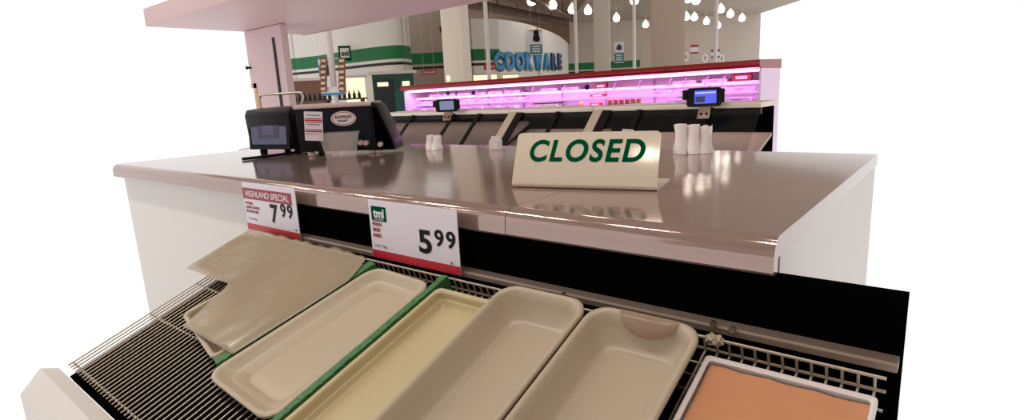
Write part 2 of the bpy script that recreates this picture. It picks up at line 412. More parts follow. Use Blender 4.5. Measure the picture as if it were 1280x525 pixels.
# ================================================================== PRICE CARDS
def price_card(label, xa, xb, zt, zb, y, skew, price, cents, kind):
    w, h = xb - xa, zt - zb
    t = thing('price_card', label, 'price sign', ((xa + xb) / 2, y, zb), skew, 'price cards on the counter lip')
    b = new(); span(b, (-w / 2, 0, 0), (w / 2, .0015, h)); obj('card', b, PAPER, t)
    b = new(); span(b, (-w / 2, -.0006, 0), (w / 2, .0, h * .135)); o = obj('red_band', b, RED, t)
    b = new(); span(b, (-w * .12, .0016, h * .72), (w * .12, .0022, h * .985)); span(b, (-w * .12, .0016, h * .95), (w * .12, YF - y - .0008, h * .985)); obj('clip', b, CLEAR, t)
    b = new()
    text_into(b, price, w * .14, h * .38, upright(w * (.15 if kind == 5 else .085), -.0006, h * .43), .028)
    for i, ch in enumerate(cents): text_into(b, ch, w * .093, h * .27, upright(w * ((.305 if kind == 5 else .255) + .12 * i), -.0006, h * .525), .022)
    obj('price_figures', b, INK, t)
    if kind == 5:
        lx, lz = -w * .375, h * .77; lw, lh = w * .185, h * .25
        b = new(); prism(b, [(lx + p[0], lz + p[1]) for p in rrect(-lw / 2, lw / 2, -lh / 2, lh / 2, .003, 3)], -.0006, 0, 'y'); lg = obj('logo', b, GREENINK, t)
        b = new(); text_into(b, 'tml', lw * .72, lh * .62, upright(lx, -.0009, lz + lh * .04), .035); text_into(b, 'FOOD', lw * .6, lh * .1, upright(lx, -.0009, lz - lh * .38)); obj('lettering', b, PAPER, lg)
        b = new()
        for i, (s, f) in enumerate((('FRESH', .115), ('BEEF', .095), ('RIBS', .1))): text_into(b, s, w * f, h * .062, upright(-w * .465 + w * f / 2, -.0006, h * (.59 - .098 * i)), .02)
        obj('product_lettering', b, MAROON, t)
        b = new(); text_into(b, '13.21 /kg', w * .15, h * .05, upright(-w * .385, -.0006, h * .21)); obj('small_print', b, GREY_INK, t)
        b = new(); text_into(b, 'lb', w * .024, h * .045, upright(w * .42, -.0006, h * .17)); obj('unit_print', b, GREY_INK, t)
    else:
        b = new(); span(b, (-w * .5, -.0006, h * .66), (w * .43, 0, h * .885)); hd = obj('header_band', b, MAROON, t)
        b = new(); text_into(b, 'HIGHLAND SPECIAL', w * .83, h * .125, upright(-w * .03, -.0009, h * .772), .012); obj('lettering', b, PAPER, hd)
        b = new()
        for i, (s, f) in enumerate((('PORK', .15), ('LOIN CHOPS', .27), ('BONE-IN', .24))): text_into(b, s, w * f, h * .055, upright(-w * .47 + w * f / 2, -.0006, h * (.57 - .085 * i)), .015)
        obj('product_lettering', b, MAROON, t)
        b = new(); text_into(b, '17.61 /kg', w * .16, h * .045, upright(-w * .36, -.0006, h * .24)); obj('small_print', b, GREY_INK, t)
        b = new(); text_into(b, 'lb', w * .024, h * .045, upright(w * .45, -.0006, h * .19)); obj('unit_print', b, GREY_INK, t)
CY_ = .728
ca_, cb_, cc_ = on_y(459.5, 249, CY_), on_y(570.5, 265, CY_), on_y(461, 318, CY_)
price_card('white price card reading 5.99 with green logo, on the lip', ca_.x, cb_.x, ca_.z, cc_.z - .002, CY_, 0, '5', '99', 5)
ca_, cb_, cc_ = on_y(367.5, 235, CY_), on_y(369, 299, CY_), on_y(570.5, 265, CY_)
price_card('white price card reading 7.99 with maroon header, on the lip', ca_.x - .272, ca_.x, ca_.z, cb_.z, CY_, 0, '7', '99', 7)

# ================================================================== CLOSED SIGN
pl, pr = on_z(640, 234.5, CT), on_z(821, 239.5, CT)
sw = (pr - pl).length; sa = math.atan2(pr.y - pl.y, pr.x - pl.x)
t = thing('closed_sign', 'bent metal sign reading CLOSED standing on the steel counter', 'sign', (pl + pr) / 2 + Vector((0, 0, .0006)), sa)
lean = math.radians(24); SH = .121
prof = []                                                     # side profile (y,z), front face leaning back, base folded back underneath
R = .008
cyc = R
for a in range(0, 11):
    an = math.radians(-90 - a / 10 * (90 + 24)); prof.append((cyc + R * math.cos(an), R + R * math.sin(an)))
f0 = prof[-1]
up = (math.sin(lean), math.cos(lean))
front = [(.15, 0)] + prof + [(f0[0] + up[0] * (SH - R), f0[1] + up[1] * (SH - R))]
thk = .002
def off(poly, d):
    out = []
    for i, p in enumerate(poly):
        a = poly[max(i - 1, 0)]; c = poly[min(i + 1, len(poly) - 1)]
        tx, tz = c[0] - a[0], c[1] - a[1]; l = math.hypot(tx, tz); out.append((p[0] + tz / l * d, p[1] - tx / l * d))
    return out
inn = off(front, thk)
b = new(); prism(b, front + inn[::-1], -sw / 2, sw / 2, 'x')
tops = [v for v in b.verts if v.co.z > max(q.co.z for q in b.verts) - .004]
te = [e for e in b.edges if all(v in tops for v in e.verts) and abs(e.verts[0].co.x - e.verts[1].co.x) < 1e-5]
bmesh.ops.bevel(b, geom=te, offset=.011, segments=5, profile=.5, affect='EDGES')
obj('bent_plate', b, SIGNM, t, 30)
rot = Matrix.Rotation(PI / 2 - lean, 4, 'X')
FM = Matrix.Translation((0, f0[0] + up[0] * SH * .54 , f0[1] + up[1] * SH * .54)) @ rot
b = new(); text_into(b, 'CLOSED', sw * .80, SH * .41, FM @ Matrix.Translation((.003, .0065, .0006)), .026, .14, .0006, 1.14); obj('lettering', b, GREENINK, t)
b = new(); text_into(b, '|', .0016, SH * .16, FM @ Matrix.Translation((-sw * .335, -SH * .17, .0003)), 0, .1, .0003); obj('scratch', b, DECKGREY, t)

# ================================================================== MACHINES ON THE COUNTER
# touch-screen terminal
ta, tb = on_z(322, 193, CT), on_z(357, 196.5, CT)
TW = .262
ang = math.atan2((tb - ta).y, (tb - ta).x) + .0
tc_ = Vector((-2.298, 1.225, CT))
term = thing('touchscreen_terminal', 'black terminal with dim violet screen and wire handle on counter', 'terminal', tc_, math.radians(12))
b = new(); prism(b, [(-.0, .022), (-.008, .03), (-.018, .168), (-.006, .19), (.05, .196), (.19, .2), (.2, .19), (.2, .024)], -TW / 2, TW / 2, 'x'); bevel(b, .004); obj('housing', b, BLACKP, term, 30)
fr = Matrix.Translation((0, -.0105, .098)) @ Matrix.Rotation(PI / 2 - .07, 4, 'X')
def plate(bm, w, h, M, d=.002, r=.006):
    b2 = new(); prism(b2, rrect(-w / 2, w / 2, -h / 2, h / 2, r, 3), 0, d, 'z'); bmesh.ops.transform(b2, matrix=M, verts=b2.verts)
    me = bpy.data.meshes.new('x'); b2.to_mesh(me); b2.free(); bm.from_mesh(me); bpy.data.meshes.remove(me)
b = new(); plate(b, TW * .93, .148, fr @ Matrix.Translation((0, 0, .0025))); bz = obj('bezel', b, INK, term)
b = new(); plate(b, TW * .80, .118, fr @ Matrix.Translation((0, .006, .0045)), .001); sc = obj('screen', b, SCREENP, term)
b = new(); plate(b, TW * .48, .07, fr @ Matrix.Translation((0, .006, .0056)), .0006); 
o = obj('dialog_box', b, SCREENQ, sc)
b = new(); plate(b, TW * .26, .038, fr @ Matrix.Translation((0, .006, .0063)), .0006); obj('dialog_button', b, SCREENP, sc)
b = new(); plate(b, TW * .16, .006, fr @ Matrix.Translation((TW * .28, .066, .0046)), .0006, .001); obj('maker_plate', b, SILVER, term)
for sx in (-1, 1):
    for y in (.035, .165):
        b = new(); lathe(b, [(.012, 0), (.016, .004), (.016, .014), (.011, .024)], 14, (sx * TW * .4, y, 0)); obj('foot', b, BLACKP, term, 40)
b = new(); tube(b, smooth_line([(-TW * .44, .06, .195), (-TW * .44, .06, .225), (-TW * .43, .06, .247), (-TW * .36, .06, .252), (0, .06, .252), (TW * .46, .06, .252), (TW * .53, .06, .247), (TW * .54, .06, .225), (TW * .49, .06, .19)], 6), .0055, 8); obj('wire_handle', b, CHROME, term, 60)
# wrapping machine
wa, wb = on_z(376, 196.5, CT), on_z(492, 191, CT)
wl = (wb - wa).length; wang = math.atan2((wb - wa).y, (wb - wa).x)
wr = thing('wrapping_machine', 'long black wrapping machine with silver top edge and oval badge', 'machine', (wa + wb) / 2, wang)
b = new()
prism(b, [(-wl / 2, .02), (wl / 2 + .01, .012), (wl / 2 + .004, .05), (wl * .365, .19), (wl * .3, .2), (-wl / 2 - .0, .2), (-wl / 2 - .0, .02)], 0, .15, 'y'); bevel(b, .005); obj('housing', b, BLACKP, wr, 30)
b = new(); plate(b, wl * .72, .125, Matrix.Translation((-wl * .07, -.0015, .115)) @ YX, .003, .008); obj('front_cover', b, NAVY, wr)
b = new(); prism(b, [(wl * .33, .022), (wl / 2 + .002, .016), (wl / 2 - .004, .05), (wl * .36, .178), (wl * .315, .178)], -.004, .0, 'y'); obj('end_cheek', b, BLACK, wr)
b = new(); prism(b, [(-.008, .184), (-.012, .19), (-.01, .203), (.15, .203), (.15, .19)], -wl / 2 - .004, wl * .31, 'x'); bevel(b, .002); obj('top_trim', b, SILVER, wr, 30)
lm = Matrix.Translation((-wl * .315, -.006, .118)) @ YX @ Matrix.Rotation(-.08, 4, 'Z')
b = new(); plate(b, .072, .112, lm, .001, .002); lb = obj('label_sheet', b, PAPER, wr)
b = new()
for yy, ww, hh in ((.022, .068, .006), (.014, .064, .0025), (-.020, .068, .005), (-.03, .06, .002)): plate(b, ww, hh, lm @ Matrix.Translation((0, yy, .0011)), .0005, .0008)
obj('red_print', b, RED, lb)
b = new()
for yy, ww in ((.029, .066), (.006, .05), (-.0135, .066), (.042, .05)): plate(b, ww, .0025, lm @ Matrix.Translation((0, yy, .0011)), .0005, .0008)
obj('black_print', b, INK, lb)
bmx = Matrix.Translation((wl * .01, -.006, .142)) @ YX
b = new(); prism(b, [(.049 * math.cos(2 * PI * k / 32), .028 * math.sin(2 * PI * k / 32)) for k in range(32)], 0, .002, 'z'); bmesh.ops.transform(b, matrix=bmx, verts=b.verts); bd = obj('badge', b, TAGPINK, wr)
b = new()
ring = [(.045, .025), (.042, .0225)]
vs = [[b.verts.new((rx * math.cos(2 * PI * k / 32), ry * math.sin(2 * PI * k / 32), .0024)) for k in range(32)] for rx, ry in ring]
for k in range(32): b.faces.new((vs[0][k], vs[0][(k + 1) % 32], vs[1][(k + 1) % 32], vs[1][k]))
bmesh.ops.transform(b, matrix=bmx, verts=b.verts); obj('badge_ring', b, MAROON, bd)
b = new(); text_into(b, 'EXPRESS', .066, .012, bmx @ Matrix.Translation((0, .006, .0024)), .02, .2); text_into(b, 'WRAP', .042, .01, bmx @ Matrix.Translation((-.004, -.009, .0024)), .02, .2); obj('lettering', b, INK, bd)
for x in (-wl * .4, wl * .26, wl * .33):
    b = new(); lathe(b, [(.012, 0), (.015, .003), (.015, .012), (.009, .026)], 14, (x, .022, 0)); obj('foot', b, SILVER, wr, 40)
for x, z in ((wl * .17, .046), (wl * .225, .044), (wl * .375, .036)):
    b = new(); cyl(b, (x, .0, z), (x, -.02, z), .0115, 16, .009); obj('knob', b, SILVER, wr, 40)
# clear tub in front
ca = on_z(427, 197, CT)
tub = thing('plastic_tub', 'clear plastic tub in front of the black wrapping machine', 'tub', ca, wang)
b = new()
def Lr(w, d, z, r): return [(x, y, z) for x, y in rrect(-w / 2, w / 2, -d / 2, d / 2, r, 5)]
loft(b, [Lr(.098, .07, 0, .012), Lr(.13, .098, .088, .016), Lr(.14, .108, .089, .018), Lr(.14, .108, .094, .018), Lr(.128, .096, .094, .016), Lr(.095, .067, .003, .012)]); obj('bowl', b, CLEAR, tub, 40)
# power cord
cp = [on_z(303, 201, CT), on_z(325, 198.5, CT), on_z(352, 195, CT), on_z(384, 190.5, CT)]
b = new(); tube(b, smooth_line([Vector((p.x, p.y, CT + .0065)) for p in cp], 6), .006, 8); tag(obj('power_cord', b, BLACKP, None, 60), 'black cord on the counter in front of the touchscreen terminal', 'cord')

# ------------------------------------------------------------------ white packages at the back of the counter
def bag_bundle(label, x, y, w, h, n, rz, grp='white packages at the back of the counter', name='bag_bundle', part='bag'):
    t = thing(name, label, 'bags', (x, y, CT + .0008), rz, grp)
    for i in range(n):
        b = new(); bw = w / n * 1.12; cxx = -w / 2 + w * (i + .5) / n
        NXs, NZs = 7, 7; dd = .032 + .006 * (i % 2)
        loops = []
        for k in range(NZs + 1):
            f = k / NZs; hh = h * (1 - .1 * ((i * 37) % 5) / 5)
            L = []
            for q in range(20):
                a = 2 * PI * q / 20; wob = 1 + .13 * math.sin(3 * a + i + f * 5)
                L.append((cxx + (bw / 2) * wob * (abs(math.cos(a)) ** .6) * (1 if math.cos(a) >= 0 else -1) * (1 - .12 * f + .12 * math.sin(f * 7 + i)), dd * wob * math.sin(a) * (1 - .55 * f), hh * f + .004 * math.sin(a * 4 + i) * f))
            loops.append(L)
        loft(b, loops); obj(part, b, BAG, t, 50)
    return t
p = on_z(866, 191.5, CT); bag_bundle('bundle of three white plastic bags at the counter back, right of CLOSED sign', p.x, p.y, .105, .085, 3, math.radians(30))
def small_box(label, px, py, w, d, h, rz, name='paper_cup_stack', cat='carton'):
    p = on_z(px, py, CT); t = thing(name, label, cat, (p.x, p.y, CT + .0008), rz, 'white packages at the back of the counter')
    b = new(); prism(b, rrect(-w / 2, w / 2, -d / 2, d / 2, .004, 3), 0, h, 'z'); obj('carton', b, WHITE, t, 40)
    b = new(); prism(b, [(-w * .42, h), (w * .42, h), (w * .36, h + .012), (-w * .3, h + .016)], -d * .3, d * .3, 'y'); obj('top_flap', b, PAPER, t)
    b = new(); span(b, (-w * .15, -d / 2 - .001, h * .15), (w * .2, -d / 2, h * .7)); fl = obj('side_label', b, BAG, t)
    return t
small_box('small white carton at the counter back, left of CLOSED sign', 620, 187, .045, .04, .034, math.radians(30), 'carton')
small_box('white carton peeking over the top of the CLOSED sign', 785, 193, .05, .04, .062, math.radians(30), 'carton')
p = on_z(543, 187, CT); bag_bundle('white folded bags at the counter back under the small grey-screen scale', p.x, p.y, .055, .055, 2, math.radians(25))
p = on_z(672, 190, CT); bag_bundle('crumpled white bag behind the top left of the CLOSED sign', p.x, p.y, .09, .062, 2, math.radians(25))

# ================================================================== OVERHEAD CANOPY AND DOOR PANEL
zc = on_y(355, 48, 2.39).z
t = thing('overhead_canopy', 'pale pink enamel canopy hanging over the steel counter', 'canopy', (-2.5, 1.9, zc))
b = new(); span(b, (-3.86, 1.37, zc), (-1.55, 2.39, zc + .1)); bevel(b, .004); obj('soffit', b, PINKW, t, 30, True)
b = new(); span(b, (-3.86, 2.388, zc - .006), (-1.55, 2.4, zc + .1)); obj('edge_trim', b, PANELW, t, False, True)
for x in (-3.4, -1.9):
    b = new(); cyl(b, (x, 1.9, zc + .1), (x, 1.9, 5.55), .02, 10); obj('hanger_rod', b, POLEM, t, 40, True)
Yp = 1.95
pr1 = on_y(366, 131, Yp); xr = on_y(351, 40, Yp).x; 
zt = zc - .004
x_l = -3.84
dr = thing('cold_room_door', 'pale pink cold room door with black seal and small lever', 'door', ((x_l + xr) / 2, Yp, 0))
cx1 = on_y(320.5, 110, Yp); z_c = cx1.z; 
b = new()
span(b, (cx1.x, Yp, .0), (xr, Yp + .045, zt)); span(b, (x_l, Yp, z_c), (cx1.x, Yp + .045, zt)); span(b, (x_l, Yp, .0), (cx1.x, Yp + .045, z_c - .27)); obj('door_leaf', b, PANELW, dr, False, True)
b = new()
span(b, (cx1.x - .03, Yp - .004, z_c - .27), (cx1.x + .004, Yp + .0, z_c + .03)); span(b, (x_l, Yp - .004, z_c), (cx1.x + .004, Yp, z_c + .03)); span(b, (x_l, Yp - .004, z_c - .29), (cx1.x + .004, Yp, z_c - .265)); obj('window_frame', b, mat('frame_beige', (206, 176, 140), .5), dr, False, True)
b = new(); span(b, (x_l + .003, Yp + .03, z_c - .262), (cx1.x - .003, Yp + .036, z_c - .002)); obj('window_pane', b, mat('pane_dark', (48, 44, 38), .2, noise=.4, nscale=9), dr, False, True)
sa_, sb_ = on_y(341, 47, Yp - .003), on_y(352.5, 132, Yp - .003)
b = new(); xs_ = (sa_.x + sb_.x) / 2; span(b, (sa_.x - .012, Yp - .006, sb_.z - .3), (sa_.x + .012, Yp, sa_.z)); obj('seal', b, BLACKP, dr, False, True)
h_ = on_y(310, 85, Yp); b = new(); span(b, (x_l + .01, Yp - .03, h_.z - .012), (h_.x + .035, Yp - .018, h_.z + .01)); span(b, (x_l + .015, Yp - .02, h_.z - .008), (x_l + .03, Yp, h_.z + .006)); bevel(b, .002); obj('lever', b, BLACKP, dr, False, True)

# ================================================================== SECOND ROW: SLANTED GLASS CASES
YR = 4.98
zl0 = on_y(640, 142, YR).z; zl1 = on_y(640, 136.5, YR).z; LZ = max(zl1 - zl0, .03)
SL = math.radians(43); gl = .78
gy, gz = YR - gl * math.cos(SL), zl0 - gl * math.sin(SL)
def xat(px, py): return on_y(px, py, YR).x
xe = [xat(470, 145), xat(637, 142), xat(742, 140), xat(952, 133)]
labs = ['slanted glass service case behind the black wrapping machine', 'slanted glass service case behind the left of the CLOSED sign', 'slanted glass service case behind the white bag bundle']
mull = [(517, 568, 600), (698,), (800,)]
for i in range(3):
    xa, xb = xe[i], xe[i + 1] - .004
    t = thing('service_case', labs[i], 'display case', ((xa + xb) / 2, YR, 0), 0, 'slanted glass cases behind the counter')
    b = new(); span(b, (xa, YR, zl0), (xb, YR + .45, zl1)); bevel(b, .008); obj('top_ledge', b, CREAMRAIL, t, 30, True)
    nrm = Vector((0, -math.sin(SL), math.cos(SL)))
    b = new(); v = [b.verts.new(q) for q in ((xa, YR + .004, zl0 - .004), (xb, YR + .004, zl0 - .004), (xb, gy, gz), (xa, gy, gz))]; b.faces.new(v)
    r_ = bmesh.ops.extrude_face_region(b, geom=list(b.faces)); bmesh.ops.translate(b, verts=[e for e in r_['geom'] if isinstance(e, bmesh.types.BMVert)], vec=-nrm * .006); obj('glass', b, GLASS, t, False, True)
    b = new(); span(b, (xa, YR - .004, zl0 - .05), (xb, YR + .03, zl0 - .001)); obj('head_rail', b, BLACKP, t, False, True)
    b = new(); span(b, (xa, YR + .36, gz - .05), (xb, YR + .40, zl0 - .001)); obj('back_panel', b, BLACK, t, False, True)
    b = new(); zdk = on_y(690, (154, 161, 162)[i] + (690 - (550, 690, 830)[i]) * -.02, YR + .36).z
    prism(b, [(gy + .03, gz + .02), (YR + .36, zdk), (YR + .36, zdk - .03), (gy + .03, gz - .01)], xa, xb, 'x'); obj('deck_pan', b, DECKGREY, t, False, True)
    b = new(); span(b, (xa, gy, .1), (xb, YR + .4, gz - .055)); obj('base', b, BLACKP, t, False, True)
    b = new(); span(b, (xa + .03, gy + .08, 0), (xb - .03, YR + .36, .1)); obj('plinth', b, BLACK, t, False, True)
    def bar(bm, x, w, th, out=.002):
        prism(bm, [(x - w / 2, 0), (x + w / 2, 0), (x + w / 2, gl), (x - w / 2, gl)], 0, th, 'z')
        sel = bm.verts[-8:]
        Mx = Matrix.Translation((0, gy, gz)) @ Matrix.Rotation(SL, 4, 'X') @ Matrix.Translation((0, 0, out)); bmesh.ops.transform(bm, matrix=Mx, verts=sel)
    for px in mull[i]:
        b = new(); b.verts.ensure_lookup_table(); bar(b, xat(px, 146), .05, .012); obj('mullion_and_shadow_bar', b, BLACKP, t, False, True)
    if i:
        b = new(); bar(b, xa + .06, .1, .02); obj('post', b, POSTM, t, False, True)
        b = new(); bar(b, xa + .16, .09, .012); obj('mullion_and_shadow_bar', b, BLACKP, t, False, True)  # black bar standing in for the shadow beside the post
    if i == 2:
        b = new(); 
    b = new(); span(b, (xa + .3, YR + .1, zl1), (xb - .35, YR + .3, zl1 + .012)); bevel(b, .003); obj('cutting_board', b, WHITE, t, 30, True)

# scales on the case ledges
def scale(label, px, py, wpx, screen, narrow, rz):
    p = on_y(px, py, YR - .17); D = (p - EYE).dot(FWD); k = D / FPX
    base = Vector((p.x, YR - .05, zl1))
    w = wpx * k; h = w * .56
    t = thing('deli_scale', label, 'scale', (p.x - .27 * math.sin(rz), p.y + .27 * math.cos(rz), zl1), rz, 'deli scales on the slanted cases')
    zc_ = p.z - zl1
    b = new(); prism(b, rrect(-w / 2, w / 2, zc_ - h / 2, zc_ + h / 2, .03, 4), -.27, -.2, 'y'); bevel(b, .006); hd = obj('display_head', b, BLACKP, t, 30)
    b = new(); prism(b, rrect(-w * .3, w * .33, zc_ - h * .33, zc_ + h * .36, .008, 3), -.274, -.2705, 'y'); sc = obj('screen', b, screen, hd)
    if not narrow:
        b = new(); span(b, (-w * .27, -.276, zc_ - h * .25), (w * .0, -.2742, zc_ + h * .05))
        obj('keypad_icons', b, mat('screen_keys', (70, 74, 110), .3), sc)
        b = new(); span(b, (-w * .28, -.276, zc_ + h * .2), (w * .3, -.2742, zc_ + h * .27)); obj('screen_bar', b, SCREENL, sc)
    b = new(); span(b, (w * .5, -.26, zc_ - h * .32), (w * .58, -.21, zc_ + h * .42)); bevel(b, .004); obj('card_reader', b, BLACKP, t)
    b = new(); span(b, (-w * .62, -.25, zc_ - h * .1), (-w * .5, -.21, zc_ + h * .42)); bevel(b, .004); obj('printer_slot', b, BLACKP, t)
    zb_ = zc_ - h / 2
    b = new(); prism(b, [(-w * .22, zb_ - .1), (w * .14, zb_ - .1), (w * .2, zb_ + .02), (-w * .12, zb_ + .02)], -.268, -.235, 'y'); bevel(b, .006); nk = obj('neck_bracket', b, BRACK, t, 30)
    for dx in (-.1, .06):
        b = new(); cyl(b, (w * dx, -.272, zb_ - .06), (w * dx, -.267, zb_ - .06), .012, 10); obj('screw', b, BLACKP, nk, 40)
    b = new(); span(b, (-w * .2, .02, .0135), (w * .2, .2, .05)); bevel(b, .006); obj('base', b, BLACKP, t, 30)
    b = new(); prism(b, [(-w * .1, .025), (w * .1, .025), (w * .1, max(zc_, .07)), (-w * .1, max(zc_, .07))], -.205, -.0, 'y'); obj('spine', b, BLACKP, t)
    b = new(); span(b, (-w * .5, .0, .05), (w * .5, .24, .065)); bevel(b, .004); obj('weigh_plate', b, SILVER, t, 30)
    b = new(); tube(b, smooth_line([(w * .15, -.23, zb_ + .0), (w * .3, -.25, zb_ - .03), (w * .22, -.26, zb_ - .06), (w * .34, -.26, zb_ - .07)], 5), .008, 6); obj('lead', b, BLACKP, t, 60)
    return t
scale('deli scale with bright blue screen above the white bag bundle', 881, 121.5, 42, SCREEN, False, math.radians(32))
scale('smaller deli scale with grey screen left of the CLOSED sign', 558, 132, 28, SCREENG, True, math.radians(36))

# ================================================================== RED-TOPPED LIT CASE
YM = 7.2
zrt, zrb = on_y(640, 97.2, YM).z, on_y(640, 105.2, YM).z
mxa, mxb = on_y(503, 109, YM).x, on_y(948, 83, YM).x
mc = thing('lit_merchandiser', 'long red-topped open case glowing pink behind the glass cases', 'display case', ((mxa + mxb) / 2, 7.6, 0))
b = new(); prism(b, [(YM, zrb + .01), (YM - .02, (zrt + zrb) / 2), (YM, zrt), (YM + .95, zrt + .02), (YM + .95, zrb), (YM + .1, zrb)], mxa - .05, mxb + .02, 'x'); obj('red_canopy', b, REDCASE, mc, 30, True)
b = new(); span(b, (mxa - .052, YM - .028, (zrt + zrb) / 2 - .006), (mxb + .02, YM - .012, (zrt + zrb) / 2 + .008)); obj('canopy_bead', b, DARKRED, mc, False, True)
b = new(); span(b, (mxa, YM + .62, .3), (mxb, YM + .66, zrb)); obj('back_liner', b, LILAC, mc, False, True)
b = new(); span(b, (mxa - .03, YM + .05, 0), (mxa, YM + .9, zrb)); obj('end_panel', b, LILAC, mc, False, True)
b = new(); span(b, (mxb, YM + .05, 0), (mxb + .02, YM + .9, zrb)); obj('end_panel', b, LILAC, mc, False, True)
b = new(); span(b, (mxa, YM - .1, .1), (mxb, YM + .62, .45)); span(b, (mxa, YM + .66, .1), (mxb, YM + .9, zrb)); obj('base', b, BLACKP, mc, False, True)
HZ = zrb - 1.1
shz = [on_y(640, 117, YM + .25).z, on_y(640, 126, YM + .18).z, on_y(640, 136, YM + .12).z, .8]
shy = [YM + .25, YM + .18, YM + .12, YM + .05]
for z, y in zip(shz, shy):
    b = new(); span(b, (mxa + .002, y, z - .018), (mxb - .002, YM + .618, z)); sh = obj('shelf', b, LILAC, mc, False, True)
    b = new(); span(b, (mxa + .004, y - .008, z - .03), (mxb - .004, y, z + .008)); obj('ticket_rail', b, mat('ticket_rail', (226, 196, 232), .4), sh, False, True)
    b = new(); cyl(b, (mxa + .02, y + .05, z - .025), (mxb - .02, y + .05, z - .025), .006, 8); obj('light_tube', b, TUBE, sh, 40, True)
b = new(); cyl(b, (mxa + .02, YM + .12, zrb - .02), (mxb - .02, YM + .12, zrb - .02), .016, 8); obj('light_tube', b, TUBE, mc, 40, True)
nb = 8
for i in range(1, nb):
    x = mxa + (mxb - mxa) * i / nb; b = new(); span(b, (x - .012, YM + .595, .5), (x + .012, YM + .619, zrb - .05)); obj('upright', b, mat('upright', (196, 160, 204), .4), mc, False, True)
for px in (520, 548, 597, 632, 667, 706, 770, 800, 838, 857, 884, 905):
    xq = on_y(px, 108, shy[0]).x
    if not mxa + .1 < xq < mxb - .1: continue
    b = new(); prism(b, [(xq - .03, shz[0] - .02), (xq - .018, shz[0] - .02), (xq + .028, shz[0] + .07), (xq + .05, shz[0] + .085), (xq + .045, shz[0] + .095), (xq + .016, shz[0] + .078)], YM + .2, YM + .212, 'y'); obj('shelf_bracket', b, mat('bracket_mauve', (150, 110, 165), .4), mc, False, True)
# shelf goods
first = None
def pack_proto():
    t = thing('food_pack', 'flat pale wrapped food pack on the pink-lit shelves', 'food pack', (0, 0, 0), 0, 'pale packs on the pink-lit shelves')
    b = new(); prism(b, [(-.15, 0), (.15, 0), (.165, .03), (.15, .05), (-.15, .05), (-.165, .03)], -.1, .1, 'y'); obj('tray', b, mat('pack_mauve', (212, 172, 218), .4), t)
    b = new(); span(b, (-.06, -.1012, .012), (.05, -.1, .034)); obj('sticker', b, mat('sticker_mauve', (190, 120, 190), .5), t)
    return t
skip = [(on_y(px, 120, YM + .2).x, w) for px, w in ((682, .42), (742, .3), (782, .42))]
slots = []
for si in range(3):
    x = mxa + .22
    while x < mxb - .2:
        if not any(abs(x - q) < w and si in ((1, 2) if k != 1 else (0, 1, 2)) for k, (q, w) in enumerate(skip)) and random.random() < .8:
            slots.append((x + random.uniform(-.03, .03), shy[si] + .13, shz[si] + .002))
        x += .37
proto = None
for x, y, z in slots:
    if proto is None: proto = pack_proto(); proto.location = (x, y, z)
    else: dup(proto, (x, y, z), random.uniform(-.04, .04))
def onshelf(px, si): return Vector((on_y(px, 120, shy[si] + .1).x, shy[si] + .1, shz[si] + .002))
# jars
def jar_proto():
    t = thing('sauce_jar', 'amber jar with red lid in the row on the lit shelf', 'jar', (0, 0, 0), 0, 'amber jars on the lit shelf')
    b = new(); lathe(b, [(.032, 0), (.036, .005), (.036, .05), (.03, .06), (.03, .0602)], 14); obj('body', b, JAR, t, 40)
    b = new(); lathe(b, [(.032, .0603), (.034, .062), (.034, .076), (.032, .077)], 14); obj('lid', b, DARKRED, t, 40)
    return t
j0 = None
for k in range(6):
    q = onshelf(764 + k * 7.2, 2); q.y -= .04
    if j0 is None: j0 = jar_proto(); j0.location = q
    else: dup(j0, q)
# dark-topped ribbed carton
q = onshelf(683, 2)
t = thing('ribbed_carton', 'grey ribbed carton with dark lid on the lit shelf above CLOSED sign', 'carton', q)
b = new(); span(b, (-.24, -.06, 0), (.24, .08, .055)); obj('lower_box', b, mat('carton_grey', (176, 156, 164), .5), t)
b = new()
for k in range(9): span(b, (-.22 + k * .054, -.066, .006), (-.19 + k * .054, -.06, .05))
obj('ribs', b, WHITE, t)
b = new(); span(b, (-.26, -.03, .055), (.26, .09, .072)); bevel(b, .006); obj('lid', b, BLACKP, t)
# red packets
def packet(label, px, si, w, h, m, grp=None):
    q = onshelf(px, si); t = thing('red_packet', label, 'packet', q, 0, grp)
    b = new(); prism(b, [(-w / 2, 0), (w / 2, 0), (w / 2 * .96, h * .5), (w / 2, h), (-w / 2, h), (-w / 2 * .96, h * .5)], -.03, .03, 'y'); bevel(b, .004); obj('bag', b, m, t, 30)
    b = new(); span(b, (-w * .3, -.033, h * .3), (w * .3, -.0302, h * .7)); obj('label_panel', b, LILAC, t)
packet('red packet on the top lit shelf, above the orange fruit', 752, 0, .2, .085, DARKRED)
packet('red packet on the middle lit shelf, left of the jars', 748, 1, .26, .045, DARKRED)
packet('low red packet on the bottom lit shelf beside the orange fruit', 745, 2, .2, .045, DARKRED)
packet('red packet on the top lit shelf at the case end, right of blue screen', 927, 0, .24, .1, DARKRED)
q = onshelf(727, 2); b = new(); bmesh.ops.create_uvsphere(b, u_segments=20, v_segments=12, radius=.038)
for v in b.verts: v.co.z = v.co.z * .92 + .0352
f_ = thing('orange_fruit', 'single orange fruit on the lit shelf left of the jars', 'fruit', q); obj('flesh', b, ORANGEF, f_, 60)
b = new(); cyl(b, (0, 0, .0695), (0, 0, .075), .005, 8); obj('stem_button', b, GREENINK, f_)
